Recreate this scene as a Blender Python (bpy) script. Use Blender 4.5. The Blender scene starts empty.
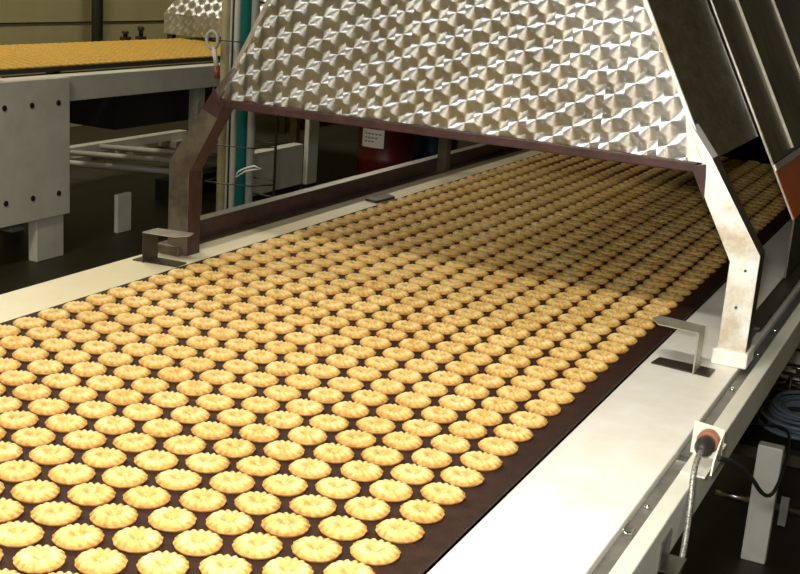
import bpy, bmesh, math, random
from mathutils import Vector, Matrix
import numpy as np
random.seed(7)
SC = bpy.context.scene
COL = SC.collection
PI = math.pi

# ------------------------------------------------------------------ node helper
class S:
    """a socket with arithmetic"""
    def __init__(s, nt, sk): s.nt = nt; s.k = sk
    def _m(s, op, *a):
        n = s.nt.nodes.new('ShaderNodeMath'); n.operation = op
        for i, v in enumerate((s,) + a):
            if isinstance(v, S): s.nt.links.new(v.k, n.inputs[i])
            else: n.inputs[i].default_value = v
        return S(s.nt, n.outputs[0])
    def __add__(s, o): return s._m('ADD', o)
    def __sub__(s, o): return s._m('SUBTRACT', o)
    def __mul__(s, o): return s._m('MULTIPLY', o)
    def __truediv__(s, o): return s._m('DIVIDE', o)
    def floor(s): return s._m('FLOOR')
    def round(s): return s._m('ROUND')
    def sqrt(s): return s._m('SQRT')
    def lt(s, o): return s._m('LESS_THAN', o)
    def frac(s): return s._m('FRACT')
    def sin(s): return s._m('SINE')

def mat(name, color=(.8, .8, .8), rough=.5, metal=0., noise=0., nscale=30., c2=None, bump=0., bscale=200., spec=.5, coat=0., stretch=None):
    m = bpy.data.materials.new(name); m.use_nodes = True
    nt = m.node_tree; b = nt.nodes['Principled BSDF']
    b.inputs['Base Color'].default_value = (*color, 1)
    b.inputs['Roughness'].default_value = rough
    b.inputs['Metallic'].default_value = metal
    b.inputs['Specular IOR Level'].default_value = spec
    b.inputs['Coat Weight'].default_value = coat
    tc = nt.nodes.new('ShaderNodeTexCoord'); src = tc.outputs['Object']
    if stretch:
        mp = nt.nodes.new('ShaderNodeMapping'); mp.inputs['Scale'].default_value = stretch
        nt.links.new(src, mp.inputs['Vector']); src = mp.outputs['Vector']
    if c2 is not None:
        n = nt.nodes.new('ShaderNodeTexNoise'); n.inputs['Scale'].default_value = nscale
        n.inputs['Detail'].default_value = 6; n.inputs['Roughness'].default_value = .65
        nt.links.new(src, n.inputs['Vector'])
        r = nt.nodes.new('ShaderNodeValToRGB')
        r.color_ramp.elements[0].position = .5 - noise; r.color_ramp.elements[0].color = (*c2, 1)
        r.color_ramp.elements[1].position = .5 + noise * .6; r.color_ramp.elements[1].color = (*color, 1)
        nt.links.new(n.outputs['Fac'], r.inputs['Fac']); nt.links.new(r.outputs['Color'], b.inputs['Base Color'])
    if bump:
        n = nt.nodes.new('ShaderNodeTexNoise'); n.inputs['Scale'].default_value = bscale; n.inputs['Detail'].default_value = 3
        nt.links.new(src, n.inputs['Vector'])
        bp = nt.nodes.new('ShaderNodeBump'); bp.inputs['Strength'].default_value = bump; bp.inputs['Distance'].default_value = .002
        nt.links.new(n.outputs['Fac'], bp.inputs['Height']); nt.links.new(bp.outputs['Normal'], b.inputs['Normal'])
    return m

def engine_turned(name, ax_u, ax_v, du=.0315, dv=.0385, rough=.37, aniso=.95, color=(.86, .87, .88), color2=(.68, .68, .67)):
    """stainless sheet polished in overlapping swirled discs: grooves run in circles round each disc's centre"""
    m = bpy.data.materials.new(name); m.use_nodes = True
    nt = m.node_tree; b = nt.nodes['Principled BSDF']
    tc = nt.nodes.new('ShaderNodeTexCoord')
    def dot(ax):
        d = nt.nodes.new('ShaderNodeVectorMath'); d.operation = 'DOT_PRODUCT'
        nt.links.new(tc.outputs['Object'], d.inputs[0]); d.inputs[1].default_value = ax
        return S(nt, d.outputs['Value'])
    u = dot(ax_u) + 10; v = dot(ax_v) + 10
    k = (u / du).round(); uc = k * du
    wn = nt.nodes.new('ShaderNodeTexWhiteNoise'); wn.noise_dimensions = '1D'; nt.links.new(k.k, wn.inputs['W'])
    off = (k * .37).frac() + S(nt, wn.outputs['Value']) * .35
    vv = v / dv - off
    n0 = vv.floor(); lo = (n0 + off) * dv; hi = (n0 + off + 1) * dv
    dx = u - uc; dh = v - hi; dl = v - lo
    rr = (dx * dx + dh * dh).sqrt(); useh = rr.lt(dv * .60)
    dy = useh * dh + (useh * -1 + 1) * dl
    ln = (dx * dx + dy * dy).sqrt() + .0004
    a = dx / ln; c = dy / ln
    def scl(ax, s):
        x = nt.nodes.new('ShaderNodeVectorMath'); x.operation = 'SCALE'; x.inputs[0].default_value = ax
        nt.links.new(s.k, x.inputs['Scale']); return x.outputs[0]
    ad = nt.nodes.new('ShaderNodeVectorMath'); ad.operation = 'ADD'
    nt.links.new(scl(ax_u, a), ad.inputs[0]); nt.links.new(scl(ax_v, c), ad.inputs[1])
    nt.links.new(ad.outputs[0], b.inputs['Tangent'])
    b.inputs['Metallic'].default_value = 1
    b.inputs['Anisotropic'].default_value = aniso
    # fine uneven rings in the polish
    ns = nt.nodes.new('ShaderNodeTexNoise'); ns.inputs['Scale'].default_value = 9; ns.inputs['Detail'].default_value = 5
    nt.links.new(tc.outputs['Object'], ns.inputs['Vector'])
    r = nt.nodes.new('ShaderNodeValToRGB')
    r.color_ramp.elements[0].position = .35; r.color_ramp.elements[0].color = (*color2, 1)
    r.color_ramp.elements[1].position = .65; r.color_ramp.elements[1].color = (*color, 1)
    nt.links.new(ns.outputs['Fac'], r.inputs['Fac']); nt.links.new(r.outputs['Color'], b.inputs['Base Color'])
    ring = S(nt, ns.outputs['Fac']) * .08 + (rough - .04)
    nt.links.new(ring.k, b.inputs['Roughness'])
    return m

# ------------------------------------------------------------------ mesh helper
class MB:
    def __init__(s): s.v = []; s.f = []; s.sm = []
    def add(s, vs, fs, smooth=False):
        o = len(s.v); s.v += [tuple(p) for p in vs]; s.f += [tuple(i + o for i in q) for q in fs]; s.sm += [smooth] * len(fs); return s
    def box(s, x0, x1, y0, y1, z0, z1):
        vs = [(x, y, z) for x in (x0, x1) for y in (y0, y1) for z in (z0, z1)]
        return s.add(vs, [(0, 1, 3, 2), (4, 6, 7, 5), (0, 4, 5, 1), (2, 3, 7, 6), (0, 2, 6, 4), (1, 5, 7, 3)])
    def prism(s, pts, d):
        """closed polygon pts (3-D, planar) pushed along vector d"""
        n = len(pts); d = Vector(d); a = [Vector(p) for p in pts]
        vs = a + [p + d for p in a]
        fs = [tuple(range(n))[::-1], tuple(range(n, 2 * n))] + [(i, (i + 1) % n, (i + 1) % n + n, i + n) for i in range(n)]
        return s.add(vs, fs)
    def tube(s, pts, r, seg=12, cap=True):
        pts = [Vector(p) for p in pts]; vs = []; fs = []
        rs = r if isinstance(r, (list, tuple)) else [r] * len(pts)
        up = None
        for i, p in enumerate(pts):
            t = (pts[min(i + 1, len(pts) - 1)] - pts[max(i - 1, 0)]).normalized()
            if up is None: up = Vector((0, 0, 1)) if abs(t.z) < .9 else Vector((1, 0, 0))
            a = t.cross(up).normalized(); b = a.cross(t).normalized(); up = b
            for k in range(seg):
                q = 2 * PI * k / seg; vs.append(p + (a * math.cos(q) + b * math.sin(q)) * rs[i])
        for i in range(len(pts) - 1):
            for k in range(seg):
                k2 = (k + 1) % seg
                fs.append((i * seg + k, i * seg + k2, (i + 1) * seg + k2, (i + 1) * seg + k))
        s.add(vs, fs, True)
        if cap:
            o = len(s.v) - len(vs)
            s.f += [tuple(o + k for k in range(seg))[::-1], tuple(o + (len(pts) - 1) * seg + k for k in range(seg))]; s.sm += [False, False]
        return s
    def lathe(s, c, prof, seg=24, axis='z'):
        vs = []; fs = []; c = Vector(c)
        for r, h in prof:
            for k in range(seg):
                q = 2 * PI * k / seg; a, b = r * math.cos(q), r * math.sin(q)
                vs.append(c + Vector({'z': (a, b, h), 'y': (a, h, b), 'x': (h, a, b)}[axis]))
        for i in range(len(prof) - 1):
            for k in range(seg):
                k2 = (k + 1) % seg; fs.append((i * seg + k, i * seg + k2, (i + 1) * seg + k2, (i + 1) * seg + k))
        s.add(vs, fs, True)
        o = len(s.v) - len(vs)
        s.f += [tuple(o + k for k in range(seg))[::-1], tuple(o + (len(prof) - 1) * seg + k for k in range(seg))]; s.sm += [False, False]
        return s
    def build(s, name, m, parent=None, bevel=0., origin=(0, 0, 0), label=None, keep=False):
        me = bpy.data.meshes.new(name)
        o0 = Vector(origin) if parent is None or keep else Vector(parent['_o'])
        me.from_pydata([tuple(Vector(p) - o0) for p in s.v], [], s.f)
        me.polygons.foreach_set('use_smooth', s.sm); me.materials.append(m)
        bm = bmesh.new(); bm.from_mesh(me); bmesh.ops.recalc_face_normals(bm, faces=bm.faces); bm.to_mesh(me); bm.free()
        ob = bpy.data.objects.new(name, me); COL.objects.link(ob)
        if parent is not None: ob.parent = parent
        else: ob.location = o0
        ob['_o'] = tuple(o0)
        if label: ob['label'] = label
        if bevel:
            bv = ob.modifiers.new('bevel', 'BEVEL'); bv.width = bevel; bv.segments = 2; bv.limit_method = 'ANGLE'; bv.angle_limit = .6
        return ob

def smooth(pts, n=2):
    pts = [Vector(p) for p in pts]
    for _ in range(n):
        q = [pts[0]]
        for a, b in zip(pts, pts[1:]): q += [a * .75 + b * .25, a * .25 + b * .75]
        pts = q + [pts[-1]]
    return pts
def thing(name, label, cat, loc, group=None):
    o = bpy.data.objects.new(name, None); o.location = loc; o.empty_display_size = .1; COL.objects.link(o)
    o['_o'] = tuple(loc); tag(o, label, cat, group); return o
def tag(o, label, cat, group=None, kind=None):
    o['label'] = label; o['category'] = cat
    if group: o['group'] = group
    if kind: o['kind'] = kind
    return o
def struct(o): o['kind'] = 'structure'; return o

# ------------------------------------------------------------------ camera (belt top is z=0, belt runs along +Y)
F = 1203.915
CAM = Vector((.47036, -.93216, .5725))
R = [[0.8945522013726076, 0.17551869035003542, -0.4110590570188548], [0.4414779052390629, -0.20332813999765365, 0.8739307333369295], [0.06981130427911073, -0.9632501527759563, -0.25937525898193614]]
cd = bpy.data.cameras.new('camera'); cam = bpy.data.objects.new('camera', cd); COL.objects.link(cam)
mx = Matrix([[R[i][0], -R[i][1], -R[i][2], CAM[i]] for i in range(3)] + [[0, 0, 0, 1]])
cam.matrix_world = mx
cd.sensor_width = 36; cd.sensor_fit = 'HORIZONTAL'; cd.lens = F / 800 * 36; cd.clip_start = .02; cd.clip_end = 60
SC.camera = cam
def proj(p):
    d = Vector(p) - CAM
    q = [sum(R[i][k] * d[i] for i in range(3)) for k in range(3)]
    return q[0] / q[2] * F + 400, q[1] / q[2] * F + 287, q[2]

# ------------------------------------------------------------------ materials
M = {}
M['white'] = mat('white_enamel', (.90, .88, .81), .38, c2=(.80, .76, .64), noise=.22, nscale=14)
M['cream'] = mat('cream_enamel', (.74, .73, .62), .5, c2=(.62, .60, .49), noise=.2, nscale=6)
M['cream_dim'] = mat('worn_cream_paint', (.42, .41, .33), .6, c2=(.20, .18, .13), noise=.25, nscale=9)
M['belt'] = mat('baked_belt', (.042, .016, .009), .6, c2=(.018, .007, .004), noise=.2, nscale=60, bump=.8, bscale=900, spec=.3)
M['steel'] = mat('plain_steel', (.55, .54, .50), .32, 1., c2=(.38, .36, .31), noise=.25, nscale=25)
M['grey_channel'] = mat('grey_channel_paint', (.22, .21, .18), .45, .3, c2=(.12, .11, .09), noise=.25, nscale=30)
M['leg_clean'] = mat('bright_worn_steel', (.90, .89, .84), .42, .25, c2=(.58, .50, .36), noise=.14, nscale=16)
M['leg_dirty'] = mat('grimy_steel', (.15, .12, .085), .42, .4, c2=(.05, .032, .022), noise=.2, nscale=16)
M['grime'] = mat('burnt_grime_steel', (.075, .036, .032), .5, .3, c2=(.03, .014, .012), noise=.25, nscale=22)
M['dark_steel'] = mat('dark_steel', (.10, .085, .06), .4, .6, c2=(.05, .04, .03), noise=.25, nscale=20)
M['black'] = mat('black_iron', (.012, .011, .010), .6)
M['side_panel'] = mat('dark_reflecting_side_steel', (.26, .22, .12), .42, .8, c2=(.07, .055, .03), noise=.3, nscale=30, bump=.5, bscale=90, stretch=(1, .5, 1.6))  # stainless sheet, dark reflected surroundings put into the base colour
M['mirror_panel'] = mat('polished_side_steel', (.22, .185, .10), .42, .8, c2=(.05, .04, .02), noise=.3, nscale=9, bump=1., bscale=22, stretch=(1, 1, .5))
M['orange'] = mat('orange_paint', (.55, .11, .02), .35, c2=(.36, .06, .012), noise=.25, nscale=8)
M['rim'] = mat('bright_steel_rim', (.85, .85, .80), .2, 1.)
M['teal'] = mat('teal_plastic', (.01, .15, .135), .4)
M['yellowed'] = mat('yellowed_plastic', (.55, .50, .30), .5, c2=(.42, .34, .18), noise=.2, nscale=12)
M['pvc'] = mat('white_plastic', (.62, .62, .56), .45)
M['greywhite'] = mat('grey_plastic', (.38, .40, .36), .5)
M['red'] = mat('dark_red_paint', (.08, .004, .006), .4)
M['blue'] = mat('dark_blue_plastic', (.004, .035, .10), .4)
M['paper'] = mat('paper', (.72, .70, .66), .8)
M['ink'] = mat('ink', (.12, .12, .14), .8)
M['wall'] = mat('wall_paint', (.56, .50, .25), .8, c2=(.48, .42, .20), noise=.2, nscale=2)
M['floor'] = mat('dark_oily_floor', (.045, .040, .020), .5, c2=(.022, .019, .010), noise=.25, nscale=3)
M['ceil'] = mat('ceiling_paint', (.30, .28, .22), .9)
M['orange_ring'] = mat('orange_plastic_ring', (.32, .11, .06), .4)
M['rubber'] = mat('black_rubber', (.025, .022, .02), .45)
M['braid'] = mat('braided_metal_hose', (.45, .44, .40), .4, .6, c2=(.12, .11, .1), noise=.1, nscale=400)
M['cable'] = mat('grey_blue_cable', (.13, .16, .19), .4)
M['steel_lit'] = mat('lit_tone_steel', (.42, .39, .30), .4, .35, c2=(.30, .27, .2), noise=.2, nscale=40)  # steel with its lit tone put into a less metallic colour
M['hood'] = engine_turned('swirl_polished_steel', (1, 0, 0), (0, 0, 1))

def emis(name, c, s):
    m = bpy.data.materials.new(name); m.use_nodes = True; nt = m.node_tree; b = nt.nodes['Principled BSDF']
    b.inputs['Emission Color'].default_value = (*c, 1); b.inputs['Emission Strength'].default_value = s; return m
M['tube'] = emis('lit_lamp_tube', (1, .93, .78), 4)

def cookie_material():
    m = bpy.data.materials.new('golden_baked_dough'); m.use_nodes = True
    nt = m.node_tree; b = nt.nodes['Principled BSDF']; b.inputs['Roughness'].default_value = .55
    b.inputs['Specular IOR Level'].default_value = .3
    at = nt.nodes.new('ShaderNodeAttribute'); at.attribute_name = 'bake_and_shade'
    geo = nt.nodes.new('ShaderNodeNewGeometry')
    n = nt.nodes.new('ShaderNodeTexNoise'); n.inputs['Scale'].default_value = 170; n.inputs['Detail'].default_value = 4
    n2 = nt.nodes.new('ShaderNodeTexNoise'); n2.inputs['Scale'].default_value = 9; n2.inputs['Detail'].default_value = 2
    nt.links.new(geo.outputs['Position'], n.inputs['Vector']); nt.links.new(geo.outputs['Position'], n2.inputs['Vector'])
    k = S(nt, at.outputs['Fac']) * .85 + (S(nt, n.outputs['Fac']) - .5) * 1.1 + (S(nt, n2.outputs['Fac']) - .5) * .5
    r = nt.nodes.new('ShaderNodeValToRGB'); e = r.color_ramp.elements
    e[0].position = 0; e[0].color = (.79, .63, .32, 1)
    e[1].position = 1; e[1].color = (.36, .145, .028, 1)
    q = e.new(.35); q.color = (.69, .455, .135, 1)
    nt.links.new(k.k, r.inputs['Fac']); nt.links.new(r.outputs['Color'], b.inputs['Base Color'])
    bp = nt.nodes.new('ShaderNodeBump'); bp.inputs['Strength'].default_value = .25; bp.inputs['Distance'].default_value = .0015
    nt.links.new(n.outputs['Fac'], bp.inputs['Height']); nt.links.new(bp.outputs['Normal'], b.inputs['Normal'])
    return m
M['cookie'] = cookie_material()
M['crumb'] = mat('browned_crumb', (.50, .23, .05), .6, c2=(.30, .12, .03), noise=.2, nscale=300)

# ------------------------------------------------------------------ the room
FL = -.86
X0, X1, Y0, Y1, ZC = -6.0, 3.4, -4.0, 13.0, 3.1
struct(MB().box(X0 - .1, X1 + .1, Y0 - .1, Y1 + .1, FL - .1, FL).build('floor', M['floor']))
struct(MB().box(X0 - .1, X1 + .1, Y0 - .1, Y1 + .1, ZC, ZC + .1).build('ceiling', M['ceil']))
struct(MB().box(X0 - .1, X0, Y0, Y1, FL, ZC).build('wall_left', M['wall']))
struct(MB().box(X1, X1 + .1, Y0, Y1, FL, ZC).build('wall_right', M['wall']))
struct(MB().box(X0, X1, Y1, Y1 + .1, FL, ZC).build('wall_back', M['wall']))
struct(MB().box(X0, X1, Y0 - .1, Y0, FL, ZC).build('wall_front', M['wall']))
struct(MB().box(X0, X0 + .012, Y0, Y1, -.052, -.044).build('trim_1', M['dark_steel']))

# ------------------------------------------------------------------ conveyor frame
XL, XR = -.8215, .0535          # belt edges
YA, YB = -1.3, 3.3
fr = thing('conveyor', 'long white enamelled conveyor frame carrying the wide cookie belt in the foreground', 'conveyor', (-.385, .8, FL))
MB().box(XR + .0008, .190, YA, YB, -.055, -.006).build('side_rail', M['white'], fr, bevel=.002)
MB().box(-.948, XL - .0015, YA, YB, -.055, -.006).build('side_rail', mat('yellowed_enamel', (.88, .81, .58), .38, c2=(.80, .70, .42), noise=.25, nscale=5), fr, bevel=.002)
MB().box(.1905, .207, YA, YB, -.055, -.016).build('rail_channel', M['grey_channel'], fr, bevel=.001, label='dark grey channel beside the white rail')
MB().box(.2075, .229, YA, YB, -.070, -.010).build('rail_lip', M['cream'], fr, bevel=.002)
MB().box(-.900, .140, YA, YB, -.10, -.0555).build('belt_bed', M['black'], fr)
for x in (-.86, .11):
    for y in (-.9, .62, 3.23):
        MB().box(x - .03, x + .03, y - .03, y + .03, FL, -.1005).build('leg', M['cream'], fr, bevel=.003)
        MB().box(x - .05, x + .05, y - .05, y + .05, FL, FL + .012).build('foot_plate', M['black'], fr)
MB().box(-.83, .08, 3.21, 3.25, -.60, -.56).build('cross_bar', M['dark_steel'], fr)
for yy in (.36, .615, .85, 1.06, 1.23):
    MB().lathe((.1985, yy, -.0157), [(.0042, 0), (.0042, .003), (.0024, .0045)], 10).build('bolt', M['rim'], fr)
MB().box(.1925, .2055, .52, .545, -.0157, -.013).build('rail_clip', M['rim'], fr)
# slot hook lying on the rail's outer edge
MB().tube([(.193, .30, -.009), (.194, .27, -.006), (.199, .262, -.006), (.203, .268, -.008), (.203, .285, -.009)], .0015, 8).build('hook', M['rim'], fr)

belt = MB()
belt.box(XL, XR, YA, 5.2, -.004, 0.)
belt = belt.build('conveyor_belt', M['belt'], origin=(-.387, 1.9, -.004))
tag(belt, 'wide dark brown oven belt under the rows of golden cookies', 'conveyor belt')

# ------------------------------------------------------------------ steel angles standing on the rails behind the hood legs
def angle(xa, xb, y0, y1, h, side):
    m = MB()
    m.box(xa, xb, y0, y1, -.0055, -.0015)
    w_ = xa if side < 0 else xb
    if side < 0: m.box(xa, xa + .004, y0, y1, -.0015, h)
    else: m.box(xb - .004, xb, y0, y1, -.0015, h)
    if side < 0: m.box(xa - .022, xa, y0, y1, h - .004, h)
    else: m.box(xb, xb + .022, y0, y1, h - .004, h)
    return m
o = angle(-.937, -.912, 1.02, YB, .036, -1).build('guide_angle', M['steel'], origin=(-.925, 2.1, -.0055))
tag(o, 'steel angle bar with dark brown sides running along the far white rail beside the cookies', 'guide rail')
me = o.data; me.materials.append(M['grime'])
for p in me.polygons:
    if abs(p.normal.x) > .9: p.material_index = 1  # side faces dark brown, the rest plain steel
o = angle(.155, .178, 1.03, YB, .040, 1).build('guide_angle', M['dark_steel'], origin=(.166, 2.1, -.0055))
tag(o, 'dark steel angle bar on the near rail behind the bright hood leg', 'guide rail')

# ------------------------------------------------------------------ hood
hood = thing('oven_hood', 'swirl-polished stainless steel hood standing on bent legs over the belt', 'hood', (-.365, 1.3, 0))
YF = .95
SL = .54                      # the sides lean in by this much per metre
ZB, ZT = .306, .86
def xl(z): return -.812 + (z - ZB) * SL
def xr(z): return .093 - (z - ZB) * SL
T = .003
MB().prism([(xl(ZB), YF, ZB), (xr(ZB), YF, ZB), (xr(ZT), YF, ZT), (xl(ZT), YF, ZT)], (0, T, 0)).build('front_panel', M['hood'], hood)
# edge strips of the front sheet
MB().prism([(xr(ZB) - .028, YF - .0012, ZB), (xr(ZB) + .003, YF - .0012, ZB), (xr(ZB + .075) + .003, YF - .0012, ZB + .075), (xr(ZB + .075) - .001, YF - .0012, ZB + .075)], (0, .0012, 0)).build('corner_gusset', M['leg_clean'], hood)
MB().prism([(xr(ZB) - .001, YF - .003, ZB), (xr(ZB) + .006, YF - .003, ZB), (xr(ZT) + .006, YF - .003, ZT), (xr(ZT) - .001, YF - .003, ZT)], (0, .006, 0)).build('corner_edge', M['leg_clean'], hood)
MB().prism([(xl(ZB) - .006, YF - .003, ZB), (xl(ZB) + .001, YF - .003, ZB), (xl(ZT) + .001, YF - .003, ZT), (xl(ZT) - .006, YF - .003, ZT)], (0, .006, 0)).build('corner_edge', M['steel_lit'], hood)
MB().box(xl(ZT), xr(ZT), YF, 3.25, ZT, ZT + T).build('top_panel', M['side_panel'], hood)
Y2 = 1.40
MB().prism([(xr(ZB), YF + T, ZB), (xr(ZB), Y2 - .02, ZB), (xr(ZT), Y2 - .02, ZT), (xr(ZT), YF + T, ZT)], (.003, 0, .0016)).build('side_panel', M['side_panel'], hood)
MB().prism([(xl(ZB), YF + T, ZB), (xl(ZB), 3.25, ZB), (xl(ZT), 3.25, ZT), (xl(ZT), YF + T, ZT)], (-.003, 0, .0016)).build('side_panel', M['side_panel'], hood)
# lower edge beam
MB().box(xl(ZB) - .012, xr(ZB) - .012, YF - .008, YF + .02, ZB - .016, ZB - .0005).build('lower_beam', M['grime'], hood, bevel=.002, label='burnt maroon-brown beam along the lower edge')
# legs: bent flat channels
def leg(sgn, m_front, m_side):
    cx = -.3595
    def P(x, z): return (cx + sgn * (x - cx), YF - .010, z)
    wd = .046
    # profile of the right leg, outer edge then inner edge
    e_ = .006 if sgn > 0 else .008
    out = [P(.197 + e_ - .006, -.0055), P(.197 + e_ - .006, .176), P(.104, ZB + .010), P(xr(.365) + .003, .365)]
    inn = [P(xr(.365) - .002, .365), P(.090, .3045), P(.0750, .2985), P(.152, .160), P(.152, -.0055)]
    o = MB().prism(out + inn, (0, .042, 0)).build('leg', m_front, hood, bevel=.0015)
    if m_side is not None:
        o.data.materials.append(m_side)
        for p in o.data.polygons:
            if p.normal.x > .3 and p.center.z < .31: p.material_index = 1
    return o
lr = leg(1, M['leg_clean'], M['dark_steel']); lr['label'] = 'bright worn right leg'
ll = leg(-1, M['leg_dirty'], M['grime']); ll['label'] = 'grimy brown left leg'
# stained throat where the legs meet the beam
MB().prism([(.0735, YF - .012, .2995), (.096, YF - .012, .306), (.098, YF - .012, .288), (.100, YF - .012, .250)], (0, .0015, 0)).build('burnt_patch', M['grime'], lr)
MB().prism([(-.719 - x_, YF - .012, z_) for x_, z_ in ((.100, .327), (.104, .316), (.1246, .285), (.0905, .270), (.0752, .2985), (.088, .3045))], (0, .0015, 0)).build('burnt_patch', M['grime'], ll)
for x in (.145, -.905):
    pass
MB().box(.146, .202, YF - .018, YF + .045, -.0058, .020).build('foot_block', M['white'], hood, bevel=.003, label='white foot block under the right leg')
MB().box(-.936, -.880, YF - .025, YF + .045, -.0058, .014).build('foot_block', M['leg_dirty'], hood, bevel=.003)
for x, z in ((.178, .150), (.172, .09)):
    MB().lathe((x, YF - .0125, z), [(.0022, 0), (.0022, .0025)], 8, 'y').build('rivet', M['dark_steel'], lr)

# second section with outward flap and orange lower side
h2 = thing('oven_hood', 'dark polished hood section with an orange lower side at the photo right edge', 'hood', (-.365, 2.2, 0))
def pan(name, ya, yb, za, zb, m, off=0., t=.003, parent=h2, skew=0.):
    return MB().prism([(xr(za) + off, ya, za), (xr(za) + off, yb, za), (xr(zb) + off, yb, zb), (xr(zb) + off, ya + skew, zb)], (t, 0, t * .5)).build(name, m, parent)
ZBEND = .158; ZO = .245
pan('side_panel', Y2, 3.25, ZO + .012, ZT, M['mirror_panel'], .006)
pan('side_rim', Y2, 3.25, ZO, ZO + .0115, M['rim'], .008)
pan('orange_skirt', Y2, 3.25, ZBEND, ZO - .0005, M['orange'], .005)
xb = xr(ZBEND) + .005
MB().box(xb, xb + .004, Y2, 3.25, .045, ZBEND - .001).build('lower_skirt', M['dark_steel'], h2)
MB().prism([(xb + .003, Y2 - .003, ZBEND), (xr(ZT) + .011, Y2 - .003, ZT), (xr(ZT) + .0075, Y2 - .003, ZT), (xb - .0005, Y2 - .003, ZBEND)], (0, .003, 0)).build('front_edge', M['steel'], h2)
# standing seams across the side
for ys, dz in ((1.62, 0), (2.05, 0)):
    MB().prism([(xr(ZO + .02) + .010, ys, ZO + .02), (xr(ZO + .02) + .010, ys + .006, ZO + .02), (xr(ZT) + .010, ys + .006, ZT), (xr(ZT) + .010, ys, ZT)], (.005, 0, .0025)).build('seam', M['steel_lit'], h2)
for ys in (3.1,):
    MB().box(xb - .06, xb - .03, ys, ys + .03, -.0058, ZBEND).build('post', M['dark_steel'], h2)
# grey post standing on the far rail under the hood
p = MB().box(-.9325, -.905, 2.24, 2.27, -.0013, .305).build('support_post', M['dark_steel'], hood)

# oven mouth
ov = thing('tunnel_oven', 'dark tunnel oven mouth at the far end of the cookie belt', 'oven', (-.385, 4.3, FL))
YO = 3.3
m = MB(); m.box(-1.3, -.96, YO, YO + .02, FL, 1.0); m.box(.24, .6, YO, YO + .02, FL, 1.0); m.box(-.96, .24, YO, YO + .02, .10, 1.0); m.box(-.96, .24, YO, YO + .02, FL, -.11)
m.build('front_plate', M['dark_steel'], ov)
m = MB(); m.box(-1.3, -1.28, YO + .02, 5.4, FL, 1.0); m.box(.58, .6, YO + .02, 5.4, FL, 1.0); m.box(-1.3, .6, YO + .02, 5.4, .98, 1.0); m.box(-1.28, .58, 5.38, 5.4, FL, .98)
m.build('casing', M['black'], ov)

# ------------------------------------------------------------------ steel hold-down brackets on the rails
def bracket(label, x_edge, y0, sgn, h=.06):
    b = thing('guide_bracket', label, 'bracket', (x_edge, y0, -.006))
    t = .002
    MB().prism([(x_edge - sgn * .082, y0 + .035, h), (x_edge - sgn * .066, y0 + .008, h), (x_edge, y0, h), (x_edge, y0 + .045, h), (x_edge - sgn * .075, y0 + .058, h)], (0, 0, t)).build('top_tongue', M['steel_lit'], b)
    MB().box(min(x_edge, x_edge - sgn * t), max(x_edge, x_edge - sgn * t), y0, y0 + .045, -.0055, h).build('upright', M['steel_lit'], b)
    MB().prism([(x_edge + sgn * .024, y0 + .002, -.0055), (x_edge + sgn * .024, y0 + .045, -.0055), (x_edge - sgn * .066, y0 + .05, -.0055), (x_edge - sgn * .070, y0 + .014, -.0055)], (0, 0, t)).build('base_plate', M['dark_steel'], b)
    return b
bracket('bent steel bracket on the near white rail beside the bright hood leg', .137, .855, 1)
bb = bracket('bent steel bracket on the far white rail in front of the left leg', -.905, .845, -1, .052)
for ch in bb.children:
    if ch.name.startswith('upright'): ch.data.materials[0] = M['dark_steel']  # upright recoloured darker, its shade put into the colour
tb = MB().prism([(-.880, 1.70, -.0055), (-.845, 1.69, -.0055), (-.838, 1.78, -.0055), (-.868, 1.80, -.0055)], (0, 0, .006)).build('rail_tab', M['dark_steel'], origin=(-.86, 1.74, -.0055))
tag(tb, 'small dark metal tab lying on the far rail under the hood', 'metal tab')

# ------------------------------------------------------------------ sensor on the near rail
sb = thing('belt_sensor', 'round sensor plug with an orange ring mounted on the outer lip of the near rail', 'sensor', (.225, .53, -.0099))
MB().prism([(.209, .47, -.0098), (.240, .47, -.0098), (.240, .60, -.0098), (.209, .60, -.0098)], (0, 0, .003)).build('base_plate', M['cream'], sb, bevel=.001)
MB().prism([(.205, .540, -.0067), (.246, .532, -.0067), (.246, .532, .036), (.205, .540, .037)], (0, .003, 0)).build('back_plate', M['cream'], sb, bevel=.001)
MB().prism([(.244, .478, -.0067), (.244, .529, -.0067), (.244, .529, .033), (.244, .485, .010)], (.002, 0, 0)).build('side_plate', M['cream'], sb)
MB().lathe((.228, .5345, .018), [(.0145, 0), (.0145, -.010), (.0125, -.013)], 24, 'y').build('ring', M['orange_ring'], sb)
MB().lathe((.228, .5205, .018), [(.0105, 0), (.0120, -.006), (.0120, -.018), (.009, -.026), (.005, -.034)], 20, 'y').build('plug', M['rubber'], sb)
pts = [(.228, .487, .018), (.2275, .470, .015), (.229, .45, .004), (.2335, .43, -.018), (.238, .41, -.04), (.242, .385, -.070), (.243, .36, -.09), (.240, .33, -.10), (.236, .30, -.105)]
MB().tube(smooth(pts), .0036, 10).build('sensor_hose', M['braid'], sb)
cb = MB().tube(smooth([(.2475, .50, .01), (.262, .55, -.01), (.272, .64, -.06), (.272, .80, -.15), (.260, 1.05, -.25), (.235, 1.4, -.34), (.20, 1.8, -.42), (.15, 2.1, -.49), (.02, 2.20, -.55)]), .0032, 8).build('sensor_cable', M['rubber'], sb)
br = MB()
br.prism([(.2295, .310, -.030), (.2295, .355, -.030), (.2295, .355, -.062), (.2295, .310, -.062)], (.002, 0, 0))
br.prism([(.2295, .310, -.064), (.2295, .355, -.064), (.252, .355, -.064), (.252, .310, -.064)], (0, 0, .002))
br.build('hose_clamp', M['steel'], fr)

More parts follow.
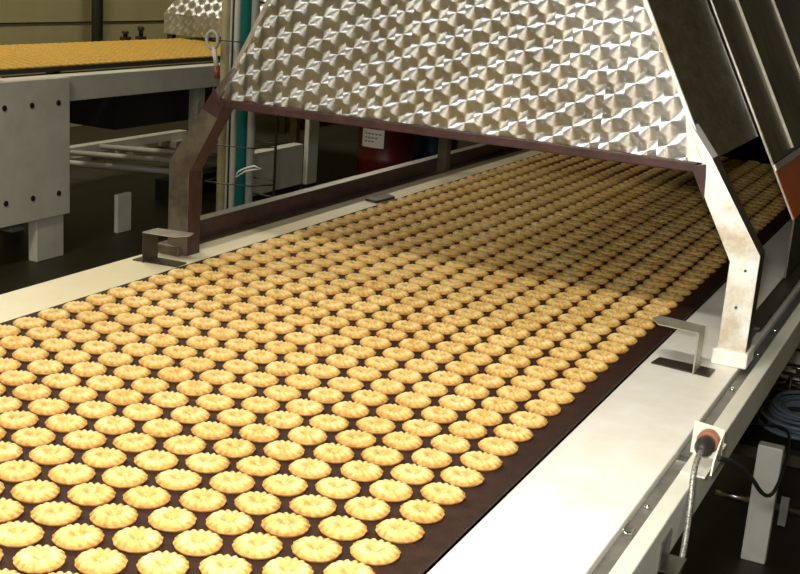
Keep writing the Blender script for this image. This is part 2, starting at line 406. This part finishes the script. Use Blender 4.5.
# ------------------------------------------------------------------ cookies
A_, B_ = .0254, .0243
def cookie_mesh(seed, seg=56, lo=False):
    rnd = random.Random(seed)
    n = 15; ph = rnd.random() * 6.28; tw = .35
    ra = A_ * (1 + rnd.uniform(-.03, .0)); rb = B_ * (1 + rnd.uniform(-.03, .0)); H = .0098 * (1 + rnd.uniform(-.08, .08))
    ox, oy = rnd.uniform(-.08, .08), rnd.uniform(-.08, .08)
    rings = [.10, .20, .34, .48, .62, .74, .85, .93, .98, 1.0] if not lo else [.3, .65, .95]
    sg = seg if not lo else 14
    vs = [(ox * ra * .5, oy * rb * .5, H * .52)]; bk = [.35]
    for rho in rings:
        for k in range(sg):
            th = 2 * PI * k / sg
            rib = math.cos(n * (th - tw * rho) + ph)
            if lo: rib = 0
            rr = rho * (1 + .028 * rib * rho)
            wob = 1 + .02 * math.sin(2 * th + ph) + .012 * math.sin(3 * th + 2 * ph)
            z = H * (max(0, 1 - rho ** 6.5)) ** .42 * (.90 + .10 * math.cos(5.2 * (rho - .60))) * (1 - .42 * math.exp(-(rho / .24) ** 2))
            groove = (.5 - .5 * rib) ** 1.6
            z -= .0027 * groove * math.exp(-((rho - .70) / .27) ** 2)
            if rho > .99: z = .0044
            vs.append((ra * rr * wob * math.cos(th), rb * rr * wob * math.sin(th), max(z, .0040)))
            bk.append(min(1, .10 + .75 * max(0, rho - .72) / .28 + .30 * groove * (rho > .3) + .55 * math.exp(-((rho - .22) / .12) ** 2) + .08 * math.sin(th * 2 + ph)))  # browner baked rim and dimple; groove term puts relief shade into the colour
    for k in range(sg):
        th = 2 * PI * k / sg
        vs.append((ra * .95 * math.cos(th), rb * .95 * math.sin(th), .0004)); bk.append(1.)
    nr = len(rings) + 1; fs = []
    for k in range(sg): fs.append((0, 1 + k, 1 + (k + 1) % sg))
    for r_ in range(nr - 1):
        o = 1 + r_ * sg
        for k in range(sg):
            k2 = (k + 1) % sg; fs.append((o + k, o + sg + k, o + sg + k2, o + k2))
    fs.append(tuple(1 + (nr - 1) * sg + k for k in range(sg))[::-1])
    return vs, fs, bk
def to_mesh(name, vs, fs, bk):
    me = bpy.data.meshes.new(name); me.from_pydata(vs, [], fs)
    me.polygons.foreach_set('use_smooth', [True] * len(fs)); me.materials.append(M['cookie'])
    a = me.attributes.new('bake_and_shade', 'FLOAT', 'POINT'); a.data.foreach_set('value', bk); me.update(); return me
NV = 8
variants = [to_mesh('cookie', *cookie_mesh(100 + i)) for i in range(NV)]
W, PS = .052064, .055
cells = []
for j in range(16):
    for i in range(-6, 58):
        x = -W * j; y = PS * (i + .5 * j)
        if y > 3.25 or y < -.6: continue
        px, py, d = proj((x, y, .006))
        if -26 < px < 826 and py < 600 and py > 100:
            # partly in the frame?
            q = [proj((x + .028 * math.cos(a), y + .025 * math.sin(a), .005)) for a in [k * PI / 6 for k in range(12)]]
            inn = any(0 < u < 800 and 0 < v < 574 for u, v, _ in q)
            cells.append((d, j, i, x, y, inn))
vis = sorted([c for c in cells if c[5]], key=lambda c: c[0])
ind = vis[:300]; rest = vis[300:]
ORD = ['zeroth', 'first', 'second', 'third', 'fourth', 'fifth', 'sixth', 'seventh', 'eighth', 'ninth', 'tenth', 'eleventh', 'twelfth', 'thirteenth', 'fourteenth', 'fifteenth', 'sixteenth', 'seventeenth', 'eighteenth', 'nineteenth', 'twentieth', 'twenty-first', 'twenty-second', 'twenty-third', 'twenty-fourth', 'twenty-fifth', 'twenty-sixth', 'twenty-seventh', 'twenty-eighth', 'twenty-ninth', 'thirtieth']
rank = {}
for j in range(16):
    for n, c_ in enumerate(sorted([c for c in vis if c[1] == j], key=lambda c: c[2])): rank[(j, c_[2])] = n + 1
proto = bpy.data.objects.new('fluted_cookie', variants[0])
first = True
for d, j, i, x, y, _ in ind:
    if first: o = proto; first = False
    else: o = proto.copy()
    o.data = variants[random.randrange(NV)]
    o.location = (x + random.uniform(-.0007, .0007), y + random.uniform(-.0006, .0006), 0)
    o.rotation_euler = (0, 0, random.uniform(-.12, .12) + (PI if random.random() < .5 else 0))
    COL.objects.link(o)
    tag(o, 'golden fluted cookie, %s column from belt\'s right edge, %s from photo border counting cut ones' % (ORD[j + 1], ORD[rank[(j, i)]]), 'cookie', 'golden fluted cookies in staggered rows on the belt')
# the rest further up the belt
vs, fs, bk = [], [], []
med = [cookie_mesh(300 + i, seg=26) for i in range(4)]
for d, j, i, x, y, _ in rest:
    a, b, c = med[random.randrange(4)]; o = len(vs)
    dx, dy = random.uniform(-.0007, .0007), random.uniform(-.0006, .0006)
    vs += [(p[0] + x + dx, p[1] + y + dy - 2., p[2]) for p in a]; fs += [tuple(q + o for q in f_) for f_ in b]; bk += c
far = bpy.data.objects.new('fluted_cookies', to_mesh('fluted_cookies', vs, fs, bk)); far.location = (0, 2., 0); COL.objects.link(far)
tag(far, 'hundreds of fluted cookies further up the belt towards and under the hood', 'cookies', kind='stuff')
# browned crumbs caught between four cookies
cr_lab = 'browned crumb stuck on the belt in a gap between the nearer cookies'
for n, (x, y) in enumerate(((-.459, .398), (-.405, .343), (-.429, .295), (-.352, .30))):
    m = MB(); rnd = random.Random(n); k = 10; r_ = .006
    top = [(x + r_ * .7 * math.cos(2 * PI * q / k) * rnd.uniform(.7, 1.2), y + r_ * .7 * math.sin(2 * PI * q / k) * rnd.uniform(.7, 1.2), .0035) for q in range(k)]
    bot = [(x + r_ * 1.3 * math.cos(2 * PI * q / k) * rnd.uniform(.8, 1.1), y + r_ * 1.3 * math.sin(2 * PI * q / k) * rnd.uniform(.8, 1.1), .0002) for q in range(k)]
    m.add(top + bot, [tuple(range(k))] + [(q, q + k, (q + 1) % k + k, (q + 1) % k) for q in range(k)] + [tuple(range(k, 2 * k))[::-1]], True)
    tag(m.build('crumb', M['crumb'], origin=(x, y, 0)), cr_lab, 'crumb', 'browned crumbs between the cookies')

# ------------------------------------------------------------------ twin conveyor at the left
TX0, TX1 = -4.27, -3.40
tw = thing('conveyor', 'cream steel conveyor frame under the distant yellow cookie belt at left', 'conveyor', (-3.8, 4.5, FL))
MB().box(-3.385, -3.30, 3.0, 7.4, -.145, -.03).build('side_beam', M['cream'], tw, bevel=.004)
MB().box(-4.42, -4.28, 2.2, 7.4, -.145, -.03).build('side_beam', M['cream'], tw, bevel=.004)
for i, y in enumerate((4.47, 7.2)):
    for x in (-3.36, -4.36):
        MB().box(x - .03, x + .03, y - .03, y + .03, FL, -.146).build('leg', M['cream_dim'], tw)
pl = MB().box(-3.285, -3.27, 2.55, 3.36, -.658, -.030).build('side_plate', M['cream'], tw, bevel=.003)
for yy in (2.95, 3.115, 3.283):
    for z in (-.140, -.553):
        MB().lathe((-3.2698, yy, z), [(.013, 0), (.013, .004), (.007, .005)], 10, 'x').build('bolt', M['black'], pl)
MB().box(-3.34, -3.29, 3.16, 3.34, FL, -.60).build('foot', M['cream'], tw, bevel=.004)
MB().box(-3.42, -3.395, 3.86, 3.97, FL, -.66).build('foot', M['cream'], tw, bevel=.004)
MB().box(-4.2, -3.40, 2.3, 3.45, -.66, -.15).build('drive_box', M['black'], tw)
MB().box(-4.2, -3.45, 3.9, 7.3, -.34, -.15).build('shade_box', M['black'], tw)  # black box added to darken the view beneath the belt
o = MB().box(TX0, TX1, 2.3, 7.4, -.02, 0).build('conveyor_belt', M['black'], origin=(-3.83, 4.8, -.01))
tag(o, 'distant belt covered with yellow cookies on the cream conveyor at left', 'conveyor belt')
vs, fs, bk = [], [], []
low = cookie_mesh(5, lo=True)
for j in range(16):
    for i in range(0, 96):
        x = TX1 - .03 - W * j * 1.02; y = 2.35 + PS * (i + .5 * (j % 2))
        if y > 7.3: continue
        px, py, d = proj((x, y, 0))
        if px < -15 or px > 260: continue
        o = len(vs); vs += [(p[0] + x, p[1] + y - 4, p[2]) for p in low[0]]; fs += [tuple(q + o for q in f_) for f_ in low[1]]; bk += low[2]
M['yellow_dough'] = mat('yellow_dough', (.74, .46, .07), .6, c2=(.60, .34, .04), noise=.3, nscale=18)
me = to_mesh('yellow_cookies', vs, fs, bk); me.materials.clear(); me.materials.append(M['yellow_dough'])
o = bpy.data.objects.new('yellow_cookies', me); o.location = (0, 4, 0); COL.objects.link(o)
tag(o, 'mass of small yellow cookies covering the distant belt at left', 'cookies', kind='stuff')

# small dark knobs at the far side of the twin belt
for lab, y, h in (('stubby dark knob at the far edge of the distant belt, left of its pair', 5.07, .030), ('taller dark knob at the far edge of the distant belt, right of its pair', 5.22, .055)):
    k = MB().box(-4.345, -4.305, y - .03, y + .03, -.03, .02).lathe((-4.325, y, .02), [(.014, 0), (.014, h * .6), (.022, h * .65), (.022, h), (.016, h + .006)], 14)
    tag(k.build('adjusting_knob', M['rubber'], origin=(-4.325, y, -.03)), lab, 'knob')

# distant hood over the twin belt
hb = thing('oven_hood', 'distant quilted steel hood over the yellow cookie belt at top left', 'hood', (-3.85, 6., -.03))
M['hood_far'] = engine_turned('swirl_polished_steel_far', (1, 0, 0), (0, 0, 1), du=.062, dv=.055, rough=.35, aniso=.8)
MB().box(-4.36, -3.2, 5.50, 5.506, .030, .158).build('front_panel', M['hood_far'], hb)
MB().prism([(-4.36, 5.50, .159), (-3.2, 5.50, .159), (-3.38, 5.8, .60), (-4.13, 5.8, .60)], (0, .006, 0)).build('upper_panel', M['hood_far'], hb)
MB().box(-4.36, -4.354, 5.507, 7.4, .030, .155).box(-3.206, -3.2, 5.507, 7.4, .045, .155).build('side_panel', M['side_panel'], hb)
MB().box(-4.35, -3.22, 5.55, 7.4, .159, .20).build('inner_deck', M['black'], hb)
for x in (-4.33, -3.24): MB().box(x - .02, x + .02, 5.52, 5.56, -.03, .046).build('leg', M['dark_steel'], hb)

# green conduit on the wall
o = MB().tube([(-5.93, 6.73, -.207), (-5.93, 6.73, ZC)], .045, 14).box(-5.998, -5.93, 6.70, 6.76, .4, .44).build('conduit_pipe', mat('grey_green_paint', (.10, .13, .09), .5), origin=(-5.93, 6.73, -.207))
tag(o, 'grey-green vertical conduit pipe on the far wall above the distant belt', 'pipe')

# ------------------------------------------------------------------ cable riser
YC = 2.78
def riser(name, px, r, m, label, y=YC, cat='pipe'):
    x = px; o = MB().tube([(x, y, FL), (x, y, ZC)], r, 14).build(name, m, origin=(x, y, FL)); return tag(o, label, cat)
# pixel columns 218..254 at Y~2.78 are X -2.06 .. -1.93
riser('yellowed_pipe', -2.043, .017, M['yellowed'], 'yellowed vertical pipe, leftmost of the thick pipes in the cable riser', 2.78)
riser('white_cable', -2.020, .005, M['pvc'], 'thin white vertical cable right beside the yellowed pipe', 2.78, 'cable')
riser('brown_cable', -2.011, .004, M['grime'], 'thin brown vertical cable between two white ones in the riser', 2.78, 'cable')
riser('white_cable', -1.994, .012, M['pvc'], 'thick white vertical cable touching the teal pipe', 2.78, 'cable')
riser('teal_pipe', -1.957, .021, M['teal'], 'teal vertical pipe in the cable riser behind the hood', 2.78)
riser('grey_pipe', -1.919, .015, M['greywhite'], 'pale grey vertical pipe, rightmost in the cable riser', 2.78)
ld = thing('cable_ladder', 'thin dark wire ladder holding the vertical pipes and cables', 'cable ladder', (-1.97, 2.85, FL))
for x in (-2.085, -1.855): MB().tube([(x, 2.85, FL), (x, 2.85, ZC)], .005, 8).build('upright', M['dark_steel'], ld)
for z in (-.30, -.24, -.10, .10, .24, .40): MB().tube([(-2.085, 2.85, z), (-1.855, 2.85, z)], .0035, 8).build('rung', M['dark_steel'], ld)
for z in (-.255, -.115, .26): MB().tube([(-2.085, 2.845, z), (-2.07, 2.715, z), (-1.99, 2.712, z + .003), (-1.9, 2.76, z), (-1.855, 2.845, z)], .0025, 6).build('tie_wire', M['dark_steel'], ld)
o = MB().tube([(-1.94, 2.72, -.225), (-1.915, 2.70, -.195), (-1.888, 2.70, -.180), (-1.85, 2.70, -.166), (-1.82, 2.70, -.172), (-1.85, 2.70, -.180), (-1.885, 2.70, -.190), (-1.93, 2.71, -.22)], .0035, 8).build('cable_loop', M['pvc'], origin=(-1.92, 2.75, -.24))
tag(o, 'white cable loop sticking out from the riser pipes', 'cable')
# curled white fixture left of the riser
o = MB().tube([(-2.125, 2.60, -.175), (-2.11, 2.60, -.160), (-2.085, 2.60, -.165), (-2.072, 2.60, -.20), (-2.07, 2.60, -.26), (-2.075, 2.60, -.30)], [.008, .014, .020, .022, .018, .014], 12).box(-2.10, -2.05, 2.575, 2.625, FL, -.29).build('valve_elbow', mat('dull_grey_metal', (.26, .25, .21), .5, c2=(.12, .11, .09), noise=.2, nscale=30), origin=(-2.09, 2.7, FL))
tag(o, 'pale curved pipe elbow on a stand left of the cable riser', 'pipe elbow')
# ring hook with handle above
t = thing('ring_hook', 'white handled ring hook hanging at the riser above the left hood leg', 'hook', (-2.04, 2.70, .128))
pts = [(-2.045 + .024 * math.cos(a), 2.70, .262 + .030 * math.sin(a)) for a in [2 * PI * k / 20 for k in range(21)]]
MB().tube(pts, .007, 8, False).build('ring', M['greywhite'], t)
MB().tube([(-2.038, 2.70, .236), (-2.024, 2.70, .171)], .009, 10).build('handle', M['pvc'], t)
MB().tube([(-2.024, 2.70, .170), (-2.020, 2.70, .128)], .011, 10).build('grip', mat('worn_red_rubber', (.25, .06, .03), .5), t)
MB().tube([(-2.066, 2.70, .262), (-2.075, 2.75, .262), (-2.083, 2.835, .262)], .006, 8).build('arm', M['dark_steel'], t)

# ------------------------------------------------------------------ things behind, seen under the hood
t = thing('white_cabinet', 'low cream cabinet on a black plinth right of the cable riser', 'cabinet', (-3., 4.68, FL))
MB().box(-3.02, -2.95, 4.42, 4.93, -.68, -.45).build('body', M['cream'], t, bevel=.005)
MB().box(-3.02, -2.96, 4.44, 4.92, FL, -.6805).build('plinth', M['black'], t)
t = thing('square_post', 'short cream square post beside the low cabinet, seen under the hood', 'post', (-2.97, 5.03, FL))
MB().box(-2.975, -2.945, 4.975, 5.09, -.69, -.23).build('shaft', M['cream'], t, bevel=.005)
MB().box(-2.975, -2.95, 4.98, 5.085, FL, -.6905).build('plinth', M['black'], t)
def drum(name, x, y, r, z1, m, label):
    prof = [(r * .97, 0), (r, .01)]
    h = z1 - FL
    for q in (.33, .66): prof += [(r, h * q - .015), (r * 1.03, h * q), (r, h * q + .015)]
    prof += [(r, h - .012), (r * .97, h)]
    t = thing(name, label, 'drum', (x, y, FL)); MB().lathe((x, y, FL), prof, 32).build('body', m, t)
    MB().lathe((x, y, z1 - .012), [(r * .9, .012), (r * .9, .022), (r * .3, .024)], 32).build('lid', m, t)
    return t
dr = drum('red_drum', -2.95, 5.98, .185, -.20, M['red'], 'dark red drum with a white paper label, seen under the hood')
a0 = -1.42
lb = MB(); vs = []; n = 8
for k in range(n + 1):
    a = a0 - .62 + .84 * k / n
    for z in (-.560, -.445): vs.append((-2.95 + .1862 * 1.03 * math.cos(a), 5.98 + .1862 * 1.03 * math.sin(a), z))
lb.add(vs, [(2 * k, 2 * k + 2, 2 * k + 3, 2 * k + 1) for k in range(n)], True)
lab = lb.build('paper_label', M['paper'], dr, label='white paper label with faint grey writing')
ink = MB()
for r_, z in enumerate((-.478, -.503, -.526)):
    for k in range(5 - r_):
        a = a0 - .48 + .13 * k; a1 = a + .09; rr = .1925
        ink.add([(-2.95 + rr * math.cos(a), 5.98 + rr * math.sin(a), z), (-2.95 + rr * math.cos(a1), 5.98 + rr * math.sin(a1), z), (-2.95 + rr * math.cos(a1), 5.98 + rr * math.sin(a1), z + .008), (-2.95 + rr * math.cos(a), 5.98 + rr * math.sin(a), z + .008)], [(0, 1, 2, 3)])
ink.build('writing', M['ink'], lab)
drum('blue_drum', -2.88, 6.55, .17, -.22, M['blue'], 'dark blue plastic drum right of the red drum, seen under the hood')
o = MB().box(-3.24, -3.14, 6.3, 6.42, FL, .0).build('dark_column', M['black'], origin=(-3.19, 6.36, FL))
tag(o, 'black upright column left of the red drum, seen under the hood', 'column')
# yellowish shelves further behind
sh = thing('shelf_rack', 'low olive shelf rack in the dark behind the cable riser', 'rack', (-4.9, 8.6, FL))
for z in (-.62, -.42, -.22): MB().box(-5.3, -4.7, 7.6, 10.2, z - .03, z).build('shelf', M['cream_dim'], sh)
for y in (7.62, 8.9, 10.18):
    for x in (-5.28, -4.72): MB().box(x - .02, x + .02, y - .02, y + .02, FL, -.15).build('upright', M['dark_steel'], sh)
# pallet-like low frame with rods under the twin conveyor
lf = thing('low_frame', 'low cream frame with steel rods on the floor beneath the distant conveyor', 'frame', (-4., 5.1, FL))
MB().box(-4.95, -4.88, 4.4, 6.5, FL + .05, FL + .11).build('side_board', M['cream'], lf, bevel=.004)
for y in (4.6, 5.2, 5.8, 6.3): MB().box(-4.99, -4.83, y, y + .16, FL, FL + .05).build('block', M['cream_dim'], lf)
for y in (4.75, 5.15, 5.5): MB().tube([(-4.87, y, FL + .09), (-3.75, y + .15, FL + .14)], .018, 10).build('rod', M['pvc'], lf)
MB().box(-3.80, -3.70, 4.7, 5.8, FL, FL + .12).build('rod_support', M['black'], lf)
o = MB().box(-3.86, -3.78, 3.52, 3.60, FL, -.15).box(-3.86, -3.78, 3.60, 3.86, -.34, -.30).build('hanging_bracket', M['cream_dim'], origin=(-3.8, 3.6, FL))
tag(o, 'worn grey bracket post behind the cream side plate at left', 'bracket')
# ------------------------------------------------------------------ clutter beneath the near rail at right
st = thing('cable_shelf', 'low stand with a white leg beneath the near rail, loaded with cable clutter', 'stand', (.30, 2.4, FL))
MB().box(-.06, .70, 2.09, 2.13, -.592, -.562).build('shelf_bar', M['dark_steel'], st)
MB().box(-.05, .70, 2.131, 2.76, -.592, -.580).build('shelf', M['black'], st)
MB().box(.098, .160, 2.055, 2.089, FL, -.54).build('leg', M['white'], st, bevel=.003, label='white leg')
MB().box(.60, .66, 2.055, 2.089, FL, -.54).build('leg', M['white'], st, bevel=.003, label='white leg')
MB().tube([(.01, 2.07, -.70), (.097, 2.07, -.70)], .009, 8).tube([(.161, 2.07, -.70), (.599, 2.07, -.70)], .009, 8).build('cross_rod', M['steel'], st)
MB().box(.175, .195, 2.05, 2.066, -.74, -.66).build('hook_plate', M['steel'], st)
m = MB(); rnd = random.Random(3)
for n in range(11):
    cx, cy, cz = .165 + rnd.uniform(-.012, .012), 2.33 + rnd.uniform(-.01, .01), -.566 + n * .006
    rr = .085 + rnd.uniform(-.03, .02); tx = rnd.uniform(-.02, .02)
    m.tube([(cx + rr * math.cos(a), cy + rr * 1.3 * math.sin(a), cz + tx * math.cos(a) * .3 + .004) for a in [2 * PI * k / 28 for k in range(29)]], .0055, 8, False)
o = m.build('cable_coil', M['cable'], origin=(.165, 2.33, -.578)); tag(o, 'coil of grey-blue cable on the stand at the right photo edge', 'cable coil')
bs = thing('wire_basket', 'black wire basket of bent rods behind the cable coil', 'basket', (.12, 2.62, -.58))
m = MB()
for z in (-.57, -.52, -.47): m.tube([(-.02, 2.48, z), (.42, 2.48, z), (.42, 2.74, z), (-.02, 2.74, z), (-.02, 2.48, z)], .005, 8)
for k in range(8): x = -.02 + k * .063; m.tube([(x, 2.48, -.47), (x, 2.48, -.573), (x, 2.74, -.573), (x, 2.74, -.47)], .004, 6)
m.build('wire_frame', M['dark_steel'], bs)
m = MB()
for k in range(34):
    p0 = Vector((rnd.uniform(0.03, .38), rnd.uniform(2.52, 2.70), rnd.uniform(-.56, -.50)))
    dv = Vector((rnd.uniform(-1, 1), rnd.uniform(-1, 1), rnd.uniform(-.3, .3))).normalized() * rnd.uniform(.02, .045)
    m.tube([p0 - dv, p0 + Vector((0, 0, .008)), p0 + dv], .005, 6)
m.build('scrap_pile', M['steel'], bs, label='tangle of bent metal scraps')
m = MB()
for k in range(7):
    x0 = -.08 + k * .018; y0 = 2.17 + rnd.uniform(0, .12)
    m.tube([(x0, y0, -.575), (x0 + rnd.uniform(-.02, .03), y0 + .05, -.55 + rnd.uniform(0, .04)), (x0 + rnd.uniform(-.02, .03), y0 + .12, -.57)], .004, 6)
o = m.build('cable_tangle', M['rubber'], origin=(.02, 2.2, -.579)); tag(o, 'black tangled cables on the stand left of the grey cable coil', 'cables')
o = MB().box(-.16, .20, 2.85, 3.15, FL, -.47).build('pale_bin', M['white'], bevel=.01, origin=(0, 3., FL)); tag(o, 'pale bin on the floor behind the wire basket', 'bin')

# ------------------------------------------------------------------ hall lamps and added fill lamps (all out of view)
def lamp(x, y, z, lx, ly, label, power, color=(1, .90, .72), hang=True):
    t = thing('unseen_lamp', label, 'lamp', (x, y, z))
    MB().box(x - lx / 2 - .03, x + lx / 2 + .03, y - ly / 2 - .03, y + ly / 2 + .03, z + .012, z + .07).build('housing', M['cream'], t)
    MB().box(x - lx / 2, x + lx / 2, y - ly / 2, y + ly / 2, z, z + .0115).build('diffuser', M['tube'], t)
    if z < ZC - .2:
        for s in (-1, 1):
            a = s * max(lx, ly) * .4; dx, dy = (a, 0) if lx > ly else (0, a)
            MB().tube([(x + dx, y + dy, z + .07), (x + dx, y + dy, ZC)], .005, 6).build('rod', M['steel'], t)
    ld_ = bpy.data.lights.new('lamp_light', 'AREA'); ld_.shape = 'RECTANGLE'; ld_.size = lx; ld_.size_y = ly; ld_.energy = power; ld_.color = color
    lo_ = bpy.data.objects.new('lamp_light', ld_); lo_.location = (x, y, z - .01); COL.objects.link(lo_)
    return t
lamp(-.15, -.25, 1.55, .9, .12, 'long lamp hanging above the near end of the belt', 20, (1, .94, .80))
lamp(-1.6, -2.9, 2.6, 1.6, .3, 'added wide fill lamp hanging behind the photographer', 24)  # unseen lamp added to brighten what the hood reflects
lamp(-4.4, 3.6, 2.9, .2, 1.4, 'long lamp on the ceiling above the distant conveyor', 46)
lamp(-4.2, 8.0, 2.9, .2, 1.4, 'long lamp on the ceiling at the far end of the hall', 22)
lamp(-2.5, 1.3, 1.3, .2, 1.0, 'added long fill lamp hanging between the two conveyors nearer the camera', 16)  # unseen lamp added to light the upright faces of the left conveyor
# photographer's flash just over the lens
fl = bpy.data.lights.new('camera_flash', 'AREA'); fl.shape = 'RECTANGLE'; fl.size = .07; fl.size_y = .04; fl.energy = 23; fl.color = (1, .98, .95)
fo = bpy.data.objects.new('camera_flash', fl); COL.objects.link(fo)
fo.matrix_world = mx @ Matrix.Translation((-.03, .06, .03))

w = bpy.data.worlds.new('world'); SC.world = w; w.use_nodes = True
w.node_tree.nodes['Background'].inputs['Color'].default_value = (.9, .8, .6, 1)
w.node_tree.nodes['Background'].inputs['Strength'].default_value = .05

for o in bpy.data.objects:
    if '_o' in o: del o['_o']
SC.view_settings.view_transform = 'Standard'; SC.view_settings.look = 'None'; SC.view_settings.exposure = 0.32; SC.view_settings.gamma = 1
SC.view_settings.use_curve_mapping = False
SC.cycles.use_denoising = True
SC.cycles.max_bounces = 8
